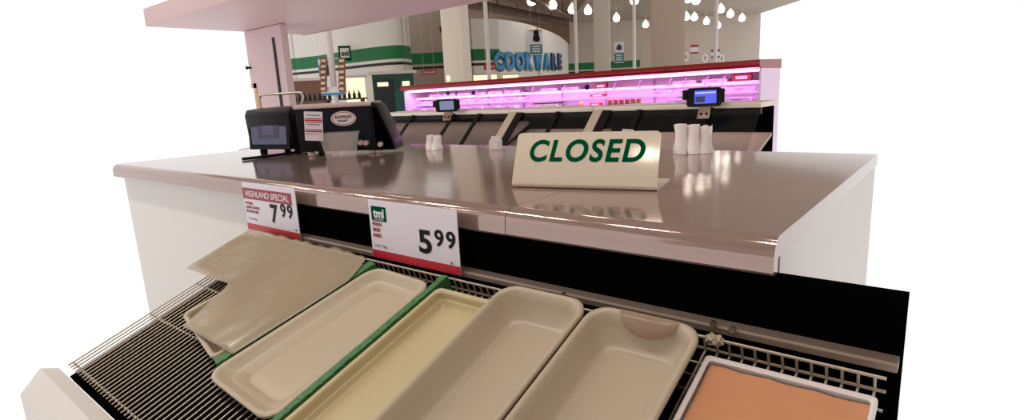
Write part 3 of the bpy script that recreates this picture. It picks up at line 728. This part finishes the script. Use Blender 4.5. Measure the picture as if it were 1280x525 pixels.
# dark hanging discs
for px, lab in ((560, 'black round shelf talker over the small grey-screen scale'), (592, 'black round shelf talker right of the small grey-screen scale'), (734, 'black round shelf talker above the orange fruit')):
    q = on_y(px, 115.5 if px < 700 else 108, YM + .06)
    t = thing('shelf_talker', lab, 'tag', (q.x, q.y, q.z - .06), 0, 'black shelf talkers on the lit case')
    b = new(); cyl(b, (0, -.006, .05), (0, .006, .05), .038, 16); obj('disc', b, BLACKP, t, 40)
    b = new(); cyl(b, (0, 0, .09), (0, .02, zrb - q.z + .03), .005, 6); obj('hook', b, BLACKP, t)

# ================================================================== FAR HALL
def wall_line(name, pts, m, z0=0, z1=4.5, th=.2, sm=8, smooth=True):
    P = smooth_line(pts, sm) if smooth else [Vector(p) for p in pts]
    P = [Vector((p.x, p.y, 0)) for p in P]; b = new(); fr = []; bk = []
    for i, p in enumerate(P):
        tt = (P[min(i + 1, len(P) - 1)] - P[max(i - 1, 0)]).normalized(); n = Vector((-tt.y, tt.x, 0))
        fr.append((p.x, p.y)); q = p + n * th; bk.append((q.x, q.y))
    for i in range(len(P) - 1):
        quad = [fr[i], fr[i + 1], bk[i + 1], bk[i]]
        prism(b, quad, z0, z1, 'z')
    bmesh.ops.remove_doubles(b, verts=b.verts, dist=1e-4)
    return struct(name, b, m, 40)
def dp(px, D): p = on_d(px, 100, D); return (p.x, p.y, 0)
NORTH = 4.55
wall_line('wall_left', [dp(332, 22.2), dp(362, 21.6), dp(400, 20.8), dp(440, 19.4), dp(475, 18.6), dp(500, 18.4), dp(511, 18.7), dp(516.5, 19.4), dp(515, 20.8)], WALLW, 0, 5.2)
wall_line('wall_alcove', [dp(512, 22), dp(566, 22)], WALLT, 0, 5.2, smooth=False)
cen = [dp(584, 21.3), dp(612, 21.6), dp(640, 22.5), dp(665, 24.2), dp(688, 27), dp(702, 30), dp(711, 34)]
sl = smooth_line(cen, 8)
wall_line('wall_center', [tuple(p) for p in sl[:13]], WALLW, 0, 4.26, smooth=False)
wall_line('wall_curved', [tuple(p) for p in sl[12:]], WALLP, 0, 4.26, smooth=False)
wall_line('wall_back', [dp(690, 36), dp(800, 36)], WALLF, 0, 5.6, smooth=False)
wall_line('wall_far', [dp(800.2, 36), dp(948, 36)], WALLG, 0, 5.6, smooth=False)
CEZ = 5.6
b = new(); prism(b, [tuple(hall(u, v, 0))[:2] for u, v in ((3.7, 20), (15.7, 20), (15.7, 38), (3.7, 38))], CEZ, CEZ + .15, 'z'); struct('ceiling', b, CEILM)
b = new(); prism(b, [tuple(hall(u, v, 0))[:2] for u, v in ((-2.7, 20), (3.69, 20), (3.69, 38), (-2.7, 38))], CEZ, CEZ + .15, 'z'); struct('ceiling_dark', b, CEILD)
b = new(); prism(b, [tuple(hall(u, v, 0))[:2] for u, v in ((-9, -4), (11, -4), (11, 19.99), (-9, 19.99))], CEZ, CEZ + .15, 'z'); struct('ceiling_near', b, CEILM)
b = new(); prism(b, [tuple(hall(u, v, 0))[:2] for u, v in ((-9, -4.2), (11, -4.2), (11, -4), (-9, -4))], 0, CEZ, 'z'); struct('wall_added_behind', b, WALLG)  # unseen wall behind the camera, added to darken the steel lip
b = new(); prism(b, [tuple(hall(u, v, 0))[:2] for u, v in ((-3.2, 35), (3.6, 35), (3.6, 35.2), (-3.2, 35.2))], 4.2, CEZ, 'z'); struct('wall_bulkhead', b, CEILD)
# floor under the fixtures and the hall
b = new(); prism(b, [(-3.95, 1.9), (-2.76, 1.9), (-2.76, .0), (-.03, .0), (-.03, 1.9), (-1.25, 1.9), (-1.25, 5.6), (-1.95, 5.6), (-1.95, 8.3), (-8.6, 8.3), (-8.6, 5.2), (-3.95, 5.2)], -.1, 0, 'z'); struct('floor', b, FLOORM)
b = new(); prism(b, [tuple(hall(u, v, 0))[:2] for u, v in ((-5, 12), (3.5, 12), (8, 20), (15.6, 37.5), (-3, 37.5), (-9.8, 24), (-9.8, 20))], -.1, 0, 'z'); struct('floor_hall', b, FLOORM)

# columns and poles
def column(px0, px1, D, label, rz, m=COLM, name='column'):
    p = on_d((px0 + px1) / 2, 100, D); w = (px1 - px0) * D / FPX
    s = w / (math.cos(rz) + abs(math.sin(rz)))
    t = thing(name, label, 'column', (p.x, p.y, 0), YAW + rz, 'boxed store columns')
    b = new(); span(b, (-s / 2, -s / 2, 0), (s / 2, s / 2, CEZ)); bevel(b, .01); obj('shaft', b, m, t, 30)
    b = new(); span(b, (-s / 2 - .02, -s / 2 - .02, 0), (s / 2 + .02, s / 2 + .02, .15)); obj('base_trim', b, BLACKP, t)
column(557, 590, 14, 'thick white boxed column left of the blue COOKWARE lettering', -.3, mat('column_white', (244, 232, 214), .6))
column(742, 765, 17, 'slim pale boxed column left of the hanging green poster', -.2)
column(811, 857, 10.5, 'widest tan boxed column, above the blue-screen scale', -.22, mat('column_tan', (186, 166, 150), .6))
def pole(px, D, wpx, label):
    p = on_d(px, 95, D); t = thing('pole', label, 'pole', (p.x, p.y, 0), 0, 'slender white store poles')
    b = new(); cyl(b, (0, 0, 0), (0, 0, CEZ), wpx * D / FPX / 2, 12); obj('tube', b, POLEM, t, 40)
    b = new(); cyl(b, (0, 0, 0), (0, 0, .06), wpx * D / FPX * .9, 12); obj('foot', b, POLEM, t, 40)
    return p
pole(611.5, 12.5, 5, 'slender white pole in front of the green stripe, left of COOKWARE')
pole(721, 14, 4, 'slender white pole just right of the COOKWARE lettering')
pole(793, 13, 4, 'slender white pole left of the widest tan column')
pole(893.5, 11, 5.5, 'slender white pole beside the dark blue sign')
pl_ = pole(416, 9.5, 8, 'slender white pole hung with brown snack bags')

# snack bags on the near pole
n0 = None
for k in range(12):
    side = -1 if k % 2 else 1; yy = 76 + (k // 2) * 7
    q = on_d(416 + side * 11.5, yy, 9.4)
    if n0 is None:
        n0 = thing('snack_bag', 'brown snack bag clipped to the white pole', 'snack bag', q, YAW, 'snack bags on the pole')
        b = new(); prism(b, [(-.055, -.05), (.055, -.05), (.05, 0), (.058, .05), (-.058, .05), (-.05, 0)], -.015, .015, 'y'); bevel(b, .006); obj('pouch', b, BROWNF, n0, 30)
        b = new(); span(b, (-.04, -.018, -.02), (.035, -.0151, .02)); obj('label_patch', b, mat('snack_cream', (220, 196, 160), .5), n0)
    else: dup(n0, q, YAW + random.uniform(-.2, .2))
q = on_d(416, 95, 9.5); zz = on_d(416, 72, 9.4).z
t = thing('clip_strip', 'white clip strip rack on the pole behind the snack bags', 'rack', (q.x, q.y, 0), YAW)
b = new(); w9 = .09; span(b, (-.19, .065, on_d(416, 118, 9.4).z), (-.15, .075, zz)); span(b, (.15, .065, on_d(416, 118, 9.4).z), (.19, .075, zz)); span(b, (-.19, .065, zz - .02), (.19, .075, zz)); obj('strips', b, WHITE, t)
b = new(); za = on_d(416, 112, 9.4).z; zb2 = on_d(416, 119, 9.4).z; span(b, (-.19, -.1, zb2), (.17, -.07, za + .05)); obj('white_header', b, WHITE, t)
b = new(); span(b, (-.19, -.104, zb2), (.17, -.1, zb2 + .04)); obj('blue_edge', b, BLUE, t)

# signs -------------------------------------------------
def sign(name, label, cat, px0, px1, py0, py1, D, m, th=.03, rz=0, grp=None, hang=None):
    pc_ = on_d((px0 + px1) / 2, (py0 + py1) / 2, D); w = (px1 - px0) * D / FPX; h = (py1 - py0) * D / FPX
    t = thing(name, label, cat, pc_, YAW + rz, grp)
    b = new(); span(b, (-w / 2, 0, -h / 2), (w / 2, th, h / 2)); obj('panel', b, m, t)
    if hang:
        for sx in (-.35, .35):
            b = new(); cyl(b, (w * sx, th / 2, h / 2), (w * sx, th / 2, hang - pc_.z), .0025, 6); obj('hanging_wire', b, POLEM, t)
    return t, w, h
def letters(t, s, w, h, x, z, m, bold=.02, y=-.004, name='lettering', d=.006):
    b = new(); text_into(b, s, w, h, upright(x, y, z), bold, 0, d); return obj(name, b, m, t)
# COOKWARE on the curved wall: letters follow the wall line
cw = thing('store_lettering', 'large blue letters spelling COOKWARE on the white curved wall', 'sign', on_d(655, 77, 22.2))
zt_ = 0
seq = 'COOKWARE'
curve = [Vector((p.x, p.y, 0)) for p in sl]
def curve_at(px):
    best = None
    for i in range(len(curve) - 1):
        for k in range(12):
            p = curve[i].lerp(curve[i + 1], k / 12); d = p - EYE; xx = CX + FPX * d.dot(RIGHT) / d.dot(FWD)
            xx -= 0
            if best is None or abs(xx - px) < best[0]: best = (abs(xx - px), p, (curve[i + 1] - curve[i]).normalized(), d.dot(FWD))
    return best[1:]
px_edges = [616, 628.5, 641, 653, 664, 675, 684.5, 692.5, 699]
for i, ch in enumerate(seq):
    pxm = (px_edges[i] + px_edges[i + 1]) / 2
    p, tg, D = curve_at(pxm + 4.5)
    top = on_d(pxm, 66 + i * .35, D).z; bot = on_d(pxm, 88.5 - i * .15, D).z
    cosv = abs(tg.dot(UD)); w = (px_edges[i + 1] - px_edges[i]) * D / FPX / max(cosv, .25) * .94
    n = Vector((-tg.y, tg.x, 0)); q = p - n * .08
    M = Matrix.Translation((q.x, q.y, (top + bot) / 2)) @ Matrix(((tg.x, n.x * -1 * -1, 0, 0), (tg.y, n.y, 0, 0), (0, 0, 1, 0), (0, 0, 0, 1))) @ YX
    b = new(); text_into(b, ch, w, top - bot, M, .055, 0, .08); L1 = obj('letter', b, BLUE if i < 6 else NAVYS, cw, False, True)
    b = new(); text_into(b, ch, w * .98, (top - bot) * .98, M @ Matrix.Translation((.05, -.07, -.05)), .075, 0, .03); obj('letter_backing', b, ORANGES if i % 2 else NAVYS, L1, False, True)
    L1['label'] = 'blue letter ' + ch
# posters on the curved wall
p, tg, D = curve_at(671)
t, w, h = sign('hanging_poster', 'white poster with black figure and teal panel above COOKWARE', 'poster', 661, 679, 38, 68, 23.4, PAPER, .04, .45, None, CEZ)
b = new(); lathe(b, [(.0, 0), (.14, .02), (.17, .15), (.1, .28), (.13, .36), (.09, .46), (.0, .48)], 14); 
for v in b.verts: v.co.y *= .1
bmesh.ops.translate(b, verts=b.verts, vec=(.02, -.02, h * .02)); obj('printed_figure', b, INK, t, 40)
b = new(); span(b, (-w * .46, -.02, -h * .47), (w * .46, -.005, -h * .08)); tp = obj('teal_panel', b, TEAL, t)
b = new()
for k in range(3): span(b, (-w * .34, -.024, -h * (.19 + .1 * k)), (w * .3, -.021, -h * (.14 + .1 * k)))
obj('printed_lines', b, PAPER, tp)
b = new(); span(b, (-w * .5, -.02, h * .44), (w * .5, -.004, h * .5)); obj('top_bar', b, ORANGES, t)
t, w, h = sign('hanging_poster', 'small green and white poster left of the widest tan column', 'poster', 768, 780, 53, 78, 24, PAPER, .04, .1, None, CEZ)
b = new(); lathe(b, [(.0, 0), (.1, .02), (.12, .1), (.06, .22), (.0, .26)], 12)
for v in b.verts: v.co.y *= .1
bmesh.ops.translate(b, verts=b.verts, vec=(0, -.02, h * .1)); obj('printed_figure', b, KIOSKD, t, 40)
b = new(); span(b, (-w * .48, -.02, -h * .46), (w * .48, -.005, -h * .02)); tp = obj('teal_panel', b, TEAL, t)
b = new()
for k in range(3): span(b, (-w * .34, -.024, -h * (.16 + .11 * k)), (w * .3, -.021, -h * (.11 + .11 * k)))
obj('printed_lines', b, PAPER, tp)
# logo sign on the left curved wall
t, w, h = sign('logo_sign', 'square green framed logo sign on the curved left wall', 'sign', 423.5, 438.5, 57.5, 75.5, 18.7, GREENINK, .08, .25)
b = new(); span(b, (-w * .36, -.03, -h * .3), (w * .36, -.001, h * .34)); ip = obj('white_field', b, WHITE, t)
b = new(); text_into(b, 'tml', w * .6, h * .34, upright(0, -.034, -h * .02), .04, 0, .01); obj('lettering', b, GREENINK, ip)
t, w, h = sign('blue_poster', 'blue and white poster beside the snack-bag pole', 'poster', 398, 411, 73, 95, 12, BLUE, .03, .1, None, CEZ)
b = new(); span(b, (-w * .1, -.01, -h * .45), (w * .45, -.002, h * .1)); obj('dark_print', b, KIOSKD, t)
b = new(); span(b, (-w * .45, -.01, h * .12), (w * .2, -.002, h * .42)); obj('white_print', b, PAPER, t)
# small hanging signs
def small_sign(label, px0, px1, py0, py1, D, ink, text, m=PAPER, tm=None):
    t, w, h = sign('aisle_sign', label, 'sign', px0, px1, py0, py1, D, m, .03, 0, 'hanging aisle signs', CEZ)
    if ink:
        b = new(); span(b, (-w / 2, -.006, h * .22), (w / 2, -.0005, h / 2)); obj('upper_band', b, ink, t)
        b = new(); span(b, (-w / 2, -.006, -h / 2), (w / 2, -.0005, -h * .3)); obj('lower_band', b, ink, t)
    if text: letters(t, text, w * .8, h * .34, 0, -.02 * h, tm or ink)
small_sign('red and white aisle sign right of the widest tan column', 863, 873, 56, 67, 24, DARKRED, None)
small_sign('dark blue and white aisle sign on the pole at far right', 889, 899.5, 62, 72, 20, KIOSKD, None)
small_sign('red aisle sign on the alcove wall left of the thick column', 527, 545.5, 87.5, 93, 17, None, 'SALE', mat('sign_red', (196, 36, 50), .5), PAPER)
small_sign('red aisle sign beside the slender pole left of COOKWARE', 604.5, 620, 80, 87, 18, None, 'TOYS', mat('sign_red_two', (190, 40, 52), .5), PAPER)
# round wall signs
for px, py, lab in ((857.5, 71, 'oval number sign nearest the widest tan column'), (881.5, 72.5, 'oval number sign under the red and white sign'), (902, 73.5, 'oval number sign right of the slender pole')):
    q = on_d(px, py, 25); t = thing('oval_sign', lab, 'sign', q, YAW, 'oval checkout signs')
    b = new(); prism(b, [(.13 * math.cos(2 * PI * k / 24), .2 * math.sin(2 * PI * k / 24)) for k in range(24)], 0, .05, 'y'); obj('disc', b, WHITE, t)
    b = new(); prism(b, [(.05 * math.cos(2 * PI * k / 16), .11 * math.sin(2 * PI * k / 16)) for k in range(16)], -.01, 0, 'y'); obj('dark_mark', b, DECKGREY, t)
    b = new(); cyl(b, (0, .03, .2), (0, .03, CEZ - q.z), .0025, 6); obj('hanging_wire', b, POLEM, t)
    
# openings / kiosks under the curved wall
def opening(name, label, px0, px1, py0, D, m, rz, emis=False, deep=1.0):
    a = on_d((px0 + px1) / 2, py0, D); w = (px1 - px0) * D / FPX
    t = thing(name, label, 'kiosk', (a.x, a.y, 0), YAW + rz)
    h = a.z
    b = new(); span(b, (-w / 2, 0, 0), (w / 2, .3, h)); obj('body', b, m, t)
    b = new(); span(b, (-w / 2 - .08, -.06, h), (w / 2 + .08, .34, h + .08)); obj('header', b, POLEM, t)
    return t, w, h
t, w, h = opening('service_booth', 'brown service booth opening behind the black machine', 364, 404, 101, 17.6, BROWNO, .35)
b = new(); span(b, (-w * .46, -.02, h * .2), (w * .46, -.002, h * .62)); obj('dark_counter', b, mat('booth_dark', (70, 52, 46), .6, noise=.4, nscale=9), t)
t, w, h = opening('lit_booth', 'brightly lit cream booth right of the snack-bag pole', 431, 455, 97.5, 16.5, WARM, .25)
b = new(); span(b, (-w * .48, -.02, h * .2), (w * .48, -.002, h * .62)); obj('dark_counter', b, MATS['booth_dark'], t)
t, w, h = opening('green_kiosk', 'dark green kiosk at the end of the curved wall', 465, 516, 92.5, 15.6, KIOSK, .1)
b = new(); span(b, (-w * .44, -.03, h * .5), (-w * .02, -.002, h * .93)); obj('dark_pane', b, KIOSKD, t)
b = new(); span(b, (w * .02, -.03, h * .35), (w * .44, -.002, h * .8)); obj('teal_pane', b, mat('kiosk_teal', (0, 92, 84), .3), t)
b = new(); span(b, (-w * .38, -.05, h * .85), (-w * .12, -.03, h * .9)); obj('lit_strip', b, WARM, t)
b = new(); span(b, (w * .22, -.05, h * .84), (w * .4, -.03, h * .9)); obj('lit_strip', b, WARM, t)
# bottles on the booth counter
n0 = None
for k in range(14):
    q = on_d(369 + k * 6.2, 124, 13.5)
    if n0 is None:
        n0 = thing('bottle', 'small dark bottle in the row behind the black machine', 'bottle', q, 0, 'bottles behind the black machine')
        b = new(); lathe(b, [(.035, 0), (.04, .01), (.04, .09), (.016, .13), (.016, .16)], 10); obj('body', b, KIOSKD, n0, 40)
        b = new(); lathe(b, [(.018, .16), (.018, .18)], 10); obj('cap', b, BROWNF, n0, 40)
    else: dup(n0, q)
qa, qb = on_d(362, 124, 13.5), on_d(458, 124, 13.5)
zq = min(on_d(369 + k * 6.2, 124, 13.5).z for k in range(14))
# each bottle row stands on a shelf that follows it
bt = [o for o in COL.objects if o.name.startswith('bottle') and o.parent is None]
zs = sum(o.location.z for o in bt) / len(bt)
for o in bt: o.location.z = zs
t = thing('bottle_shelf', 'dark shelf carrying the row of small bottles', 'shelf', ((qa.x + qb.x) / 2, (qa.y + qb.y) / 2, 0), YAW)
wq = (qb - qa).length
b = new(); span(b, (-wq / 2, -.12, zs - .04), (wq / 2, .12, zs)); obj('board', b, MATS['booth_dark'], t)
for sx in (-.45, 0, .45):
    b = new(); span(b, (wq * sx - .03, -.1, 0), (wq * sx + .03, .1, zs - .04)); obj('leg', b, MATS['booth_dark'], t)
# lit window strip under COOKWARE
for px0, px1, lab in ((592, 621, 'bright lit strip window left under COOKWARE'), (629, 648, 'bright lit strip window right under COOKWARE')):
    t, w, h = sign('strip_light', lab, 'light', px0, px1, 94, 102, 20.3 if px0 < 600 else 21.2, WARM, .06, .15, 'lit strips under COOKWARE')
    b = new(); span(b, (-w / 2 - .05, -.02, h / 2), (w / 2 + .05, .08, h / 2 + .05)); obj('frame', b, POLEM, t)
# round lamp and dark speaker near the thick column
q = on_d(560.5, 98, 13.2); t = thing('globe_lamp', 'small warm globe lamp left of the thick column', 'lamp', q, YAW)
b = new(); bmesh.ops.create_uvsphere(b, u_segments=16, v_segments=10, radius=.055); bmesh.ops.scale(b, vec=(.8, .8, 1.3), verts=b.verts); obj('globe', b, WARM, t, 60)
b = new(); cyl(b, (0, .06, -q.z), (0, .06, -.05), .015, 8); obj('stem', b, POLEM, t, 40)
q = on_d(553.5, 25, 18); t = thing('wall_speaker', 'dark speaker bracket high on the alcove wall left of thick column', 'speaker', q, YAW)
b = new(); span(b, (-.06, 0, -.25), (.08, .15, .35)); span(b, (-.12, -.03, -.38), (.05, .12, -.2)); bevel(b, .01); obj('cabinet', b, BLACKP, t)
b = new(); cyl(b, (0, .07, .3), (0, .07, CEZ - q.z), .02, 8); obj('bracket', b, BLACKP, t)

# ducts and hanging stuff in the dark ceiling
for (u0, v0, u1, v1, z, r, lab) in ((-2.3, 23.4, 3.2, 33, 5.2, .22, 'long brown duct under the dark ceiling'), (1.0, 23.2, 3.4, 30.5, 5.05, .14, 'thinner brown duct under the dark ceiling, nearer the lamps')):
    a, c = hall(u0, v0, z), hall(u1, v1, z); t = thing('ceiling_duct', lab, 'duct', a)
    b = new(); cyl(b, a, c, r, 14); obj('pipe', b, DUCTM, t, 40, True)
    for k in range(1, 6):
        m_ = a.lerp(c, k / 6); b = new(); cyl(b, m_, m_ + Vector((0, 0, CEZ - z)), .02, 6); obj('hanger', b, BLACKP, t, 40, True)

# pendant lamps
LZP = CH + 3.6
lamp0 = None
def lamp_at(P, label, blue=False):
    global lamp0
    if lamp0 is None:
        t = thing('pendant_lamp', label, 'lamp', P, 0, 'bell pendant lamps under the ceiling')
        b = new(); lathe(b, [(.19, -.02), (.2, .02), (.17, .14), (.1, .24), (.05, .28), (.05, .32)], 18); obj('shade', b, SHADEM, t, 40)
        b = new(); bmesh.ops.create_uvsphere(b, u_segments=16, v_segments=10, radius=.16); bmesh.ops.scale(b, vec=(1, 1, .55), verts=b.verts); bmesh.ops.translate(b, verts=b.verts, vec=(0, 0, -.05)); obj('bulb', b, LAMPM, t, 60)
        b = new(); cyl(b, (0, 0, .3), (0, 0, CEZ - LZP), .012, 6); obj('rod', b, POLEM, t)
        lamp0 = t; return t
    return dup(lamp0, P, None, label)
spots = [(664.5, 3), (691, 8), (715, 13.5), (735, 15), (770.5, 24), (793, 2), (807, 32), (860, 0), (870, 2), (868, 23), (858, 22.5), (883, 28), (901, 13), (913, 19), (927.5, 24), (897, 32.5)]
names = ['the bell lamp nearest the dark brown ceiling', 'second bell lamp from the dark brown ceiling', 'third bell lamp from the dark brown ceiling', 'bell lamp just left of the slim pale column', 'bell lamp just right of the slim pale column', 'bell lamp at top, on the pole left of the widest column', 'low bell lamp against the left side of the widest column', 'bell lamp cut by the top edge, right beside the widest column', 'topmost bell lamp between widest column and far-right pole', 'middle bell lamp right of the widest column', 'tiny bell lamp half hidden by the widest column', 'lowest bell lamp between widest column and far-right pole', 'highest bell lamp right of the far-right pole', 'middle bell lamp right of the far-right pole', 'outermost bell lamp at the far right', 'low bell lamp touching the far-right pole']
for (px, py), nm in zip(spots, names):
    d = ray(px, py); tt = (LZP - .02 - CH) / d.z; P = EYE + d * tt
    P.z = LZP
    if (P - EYE).dot(VD) > 35.2:
        P = EYE + d * (34.5 * tt / (P - EYE).dot(VD)); 
    lamp_at(P, nm)
# lamps above the frame, mirrored in the steel
for px, py in ((857, 253), (874, 248), (888, 241), (893, 222), (905, 230)):
    d = ray(px, py); zz = 2 * CT - LZP; tt = (zz - CH) / d.z; P = EYE + d * tt
    lamp_at(Vector((P.x, P.y, LZP)), 'bell pendant lamp above the view, mirrored in the steel counter')
qh = on_z(803, 239, CT) + Vector((0, .03, .035)); nh = Matrix.Rotation(sa, 3, 'Z') @ Vector((0, -math.cos(lean), math.sin(lean)))
dh = (qh - EYE).normalized(); rh = dh - nh * (2 * dh.dot(nh))
print('HOT', rh)
if rh.z > .1: P = qh + rh * ((LZP - qh.z) / rh.z); print('HOTLAMP', P); lamp_at(Vector((P.x, P.y, LZP)), 'bell pendant lamp above the aisle, mirrored in the CLOSED sign')
for u in (-6, -3, 0, 3, 6):
    for v in (1.5, 5.5):
        lamp_at(hall(u, v, LZP), 'bell pendant lamp high above the steel counter')

STRIP = mat('added_strip_glow', (255, 255, 255), .5, emit=(255, 244, 230), es=8)  # glow of unseen strips, added to streak the steel lip
s0_ = None; STRIPS = []
for k in range(7):
    P = Vector((-6.4 + k * 1.12, -.25, 4.3))
    if s0_ is None:
        s0_ = thing('added_strip', 'added unseen strip light high above the meat case', 'light', P, 0, 'added strip lights above the meat case')
        b = new(); span(b, (-.24, -.06, .03), (.24, .06, .09)); bevel(b, .006); obj('housing', b, WHITE, s0_)
        b = new(); cyl(b, (-.22, 0, 0), (.22, 0, 0), .03, 12); obj('tube', b, STRIP, s0_, 40)
        b = new(); cyl(b, (0, 0, .09), (0, 0, CEZ - 4.3), .01, 6); obj('rod', b, POLEM, s0_)
    else: dup(s0_, P)
    STRIPS.append(P)
def area(name, loc, rot, sx, sy, watts, col):
    l = bpy.data.lights.new(name, 'AREA'); l.shape = 'RECTANGLE'; l.size = sx; l.size_y = sy; l.energy = watts; l.color = col
    o = bpy.data.objects.new(name, l); COL.objects.link(o); o.location = loc; o.rotation_euler = rot; return o
area('case_light', ((mxa + mxb) / 2, YM + .06, zrb - .012), (math.radians(50), 0, 0), mxb - mxa - .1, .06, 26, (1, .6, 1))
for z, y in zip(shz[:2], shy[:2]): area('shelf_light', ((mxa + mxb) / 2, y + .012, z - .032), (math.radians(35), 0, 0), mxb - mxa - .1, .02, 11, (1, .6, 1))

for P in STRIPS: area('added_strip_source', (P.x, P.y, P.z - .034), (0, 0, 0), .42, .15, 13, (1, .95, .88))  # area lights on the added strips, lighting the trays from above
for i in range(3): area('added_deck_fill', ((xe[i] + xe[i + 1]) / 2, YR + .2, zl0 - .012), (0, 0, 0), xe[i + 1] - xe[i] - .2, .05, (.9, .9, 2.2)[i], (1, .92, .86))  # unseen fill lights, added to brighten the decks of the slanted cases

# ================================================================== LIGHT
w = bpy.data.worlds.new('World'); S.world = w; w.use_nodes = True
bg = w.node_tree.nodes['Background']; bg.inputs[0].default_value = (1, 1, 1, 1); bg.inputs[1].default_value = 1.05
S.view_settings.view_transform = 'Standard'; S.view_settings.look = 'None'; S.view_settings.gamma = 1; S.view_settings.exposure = 0; S.view_settings.use_curve_mapping = False
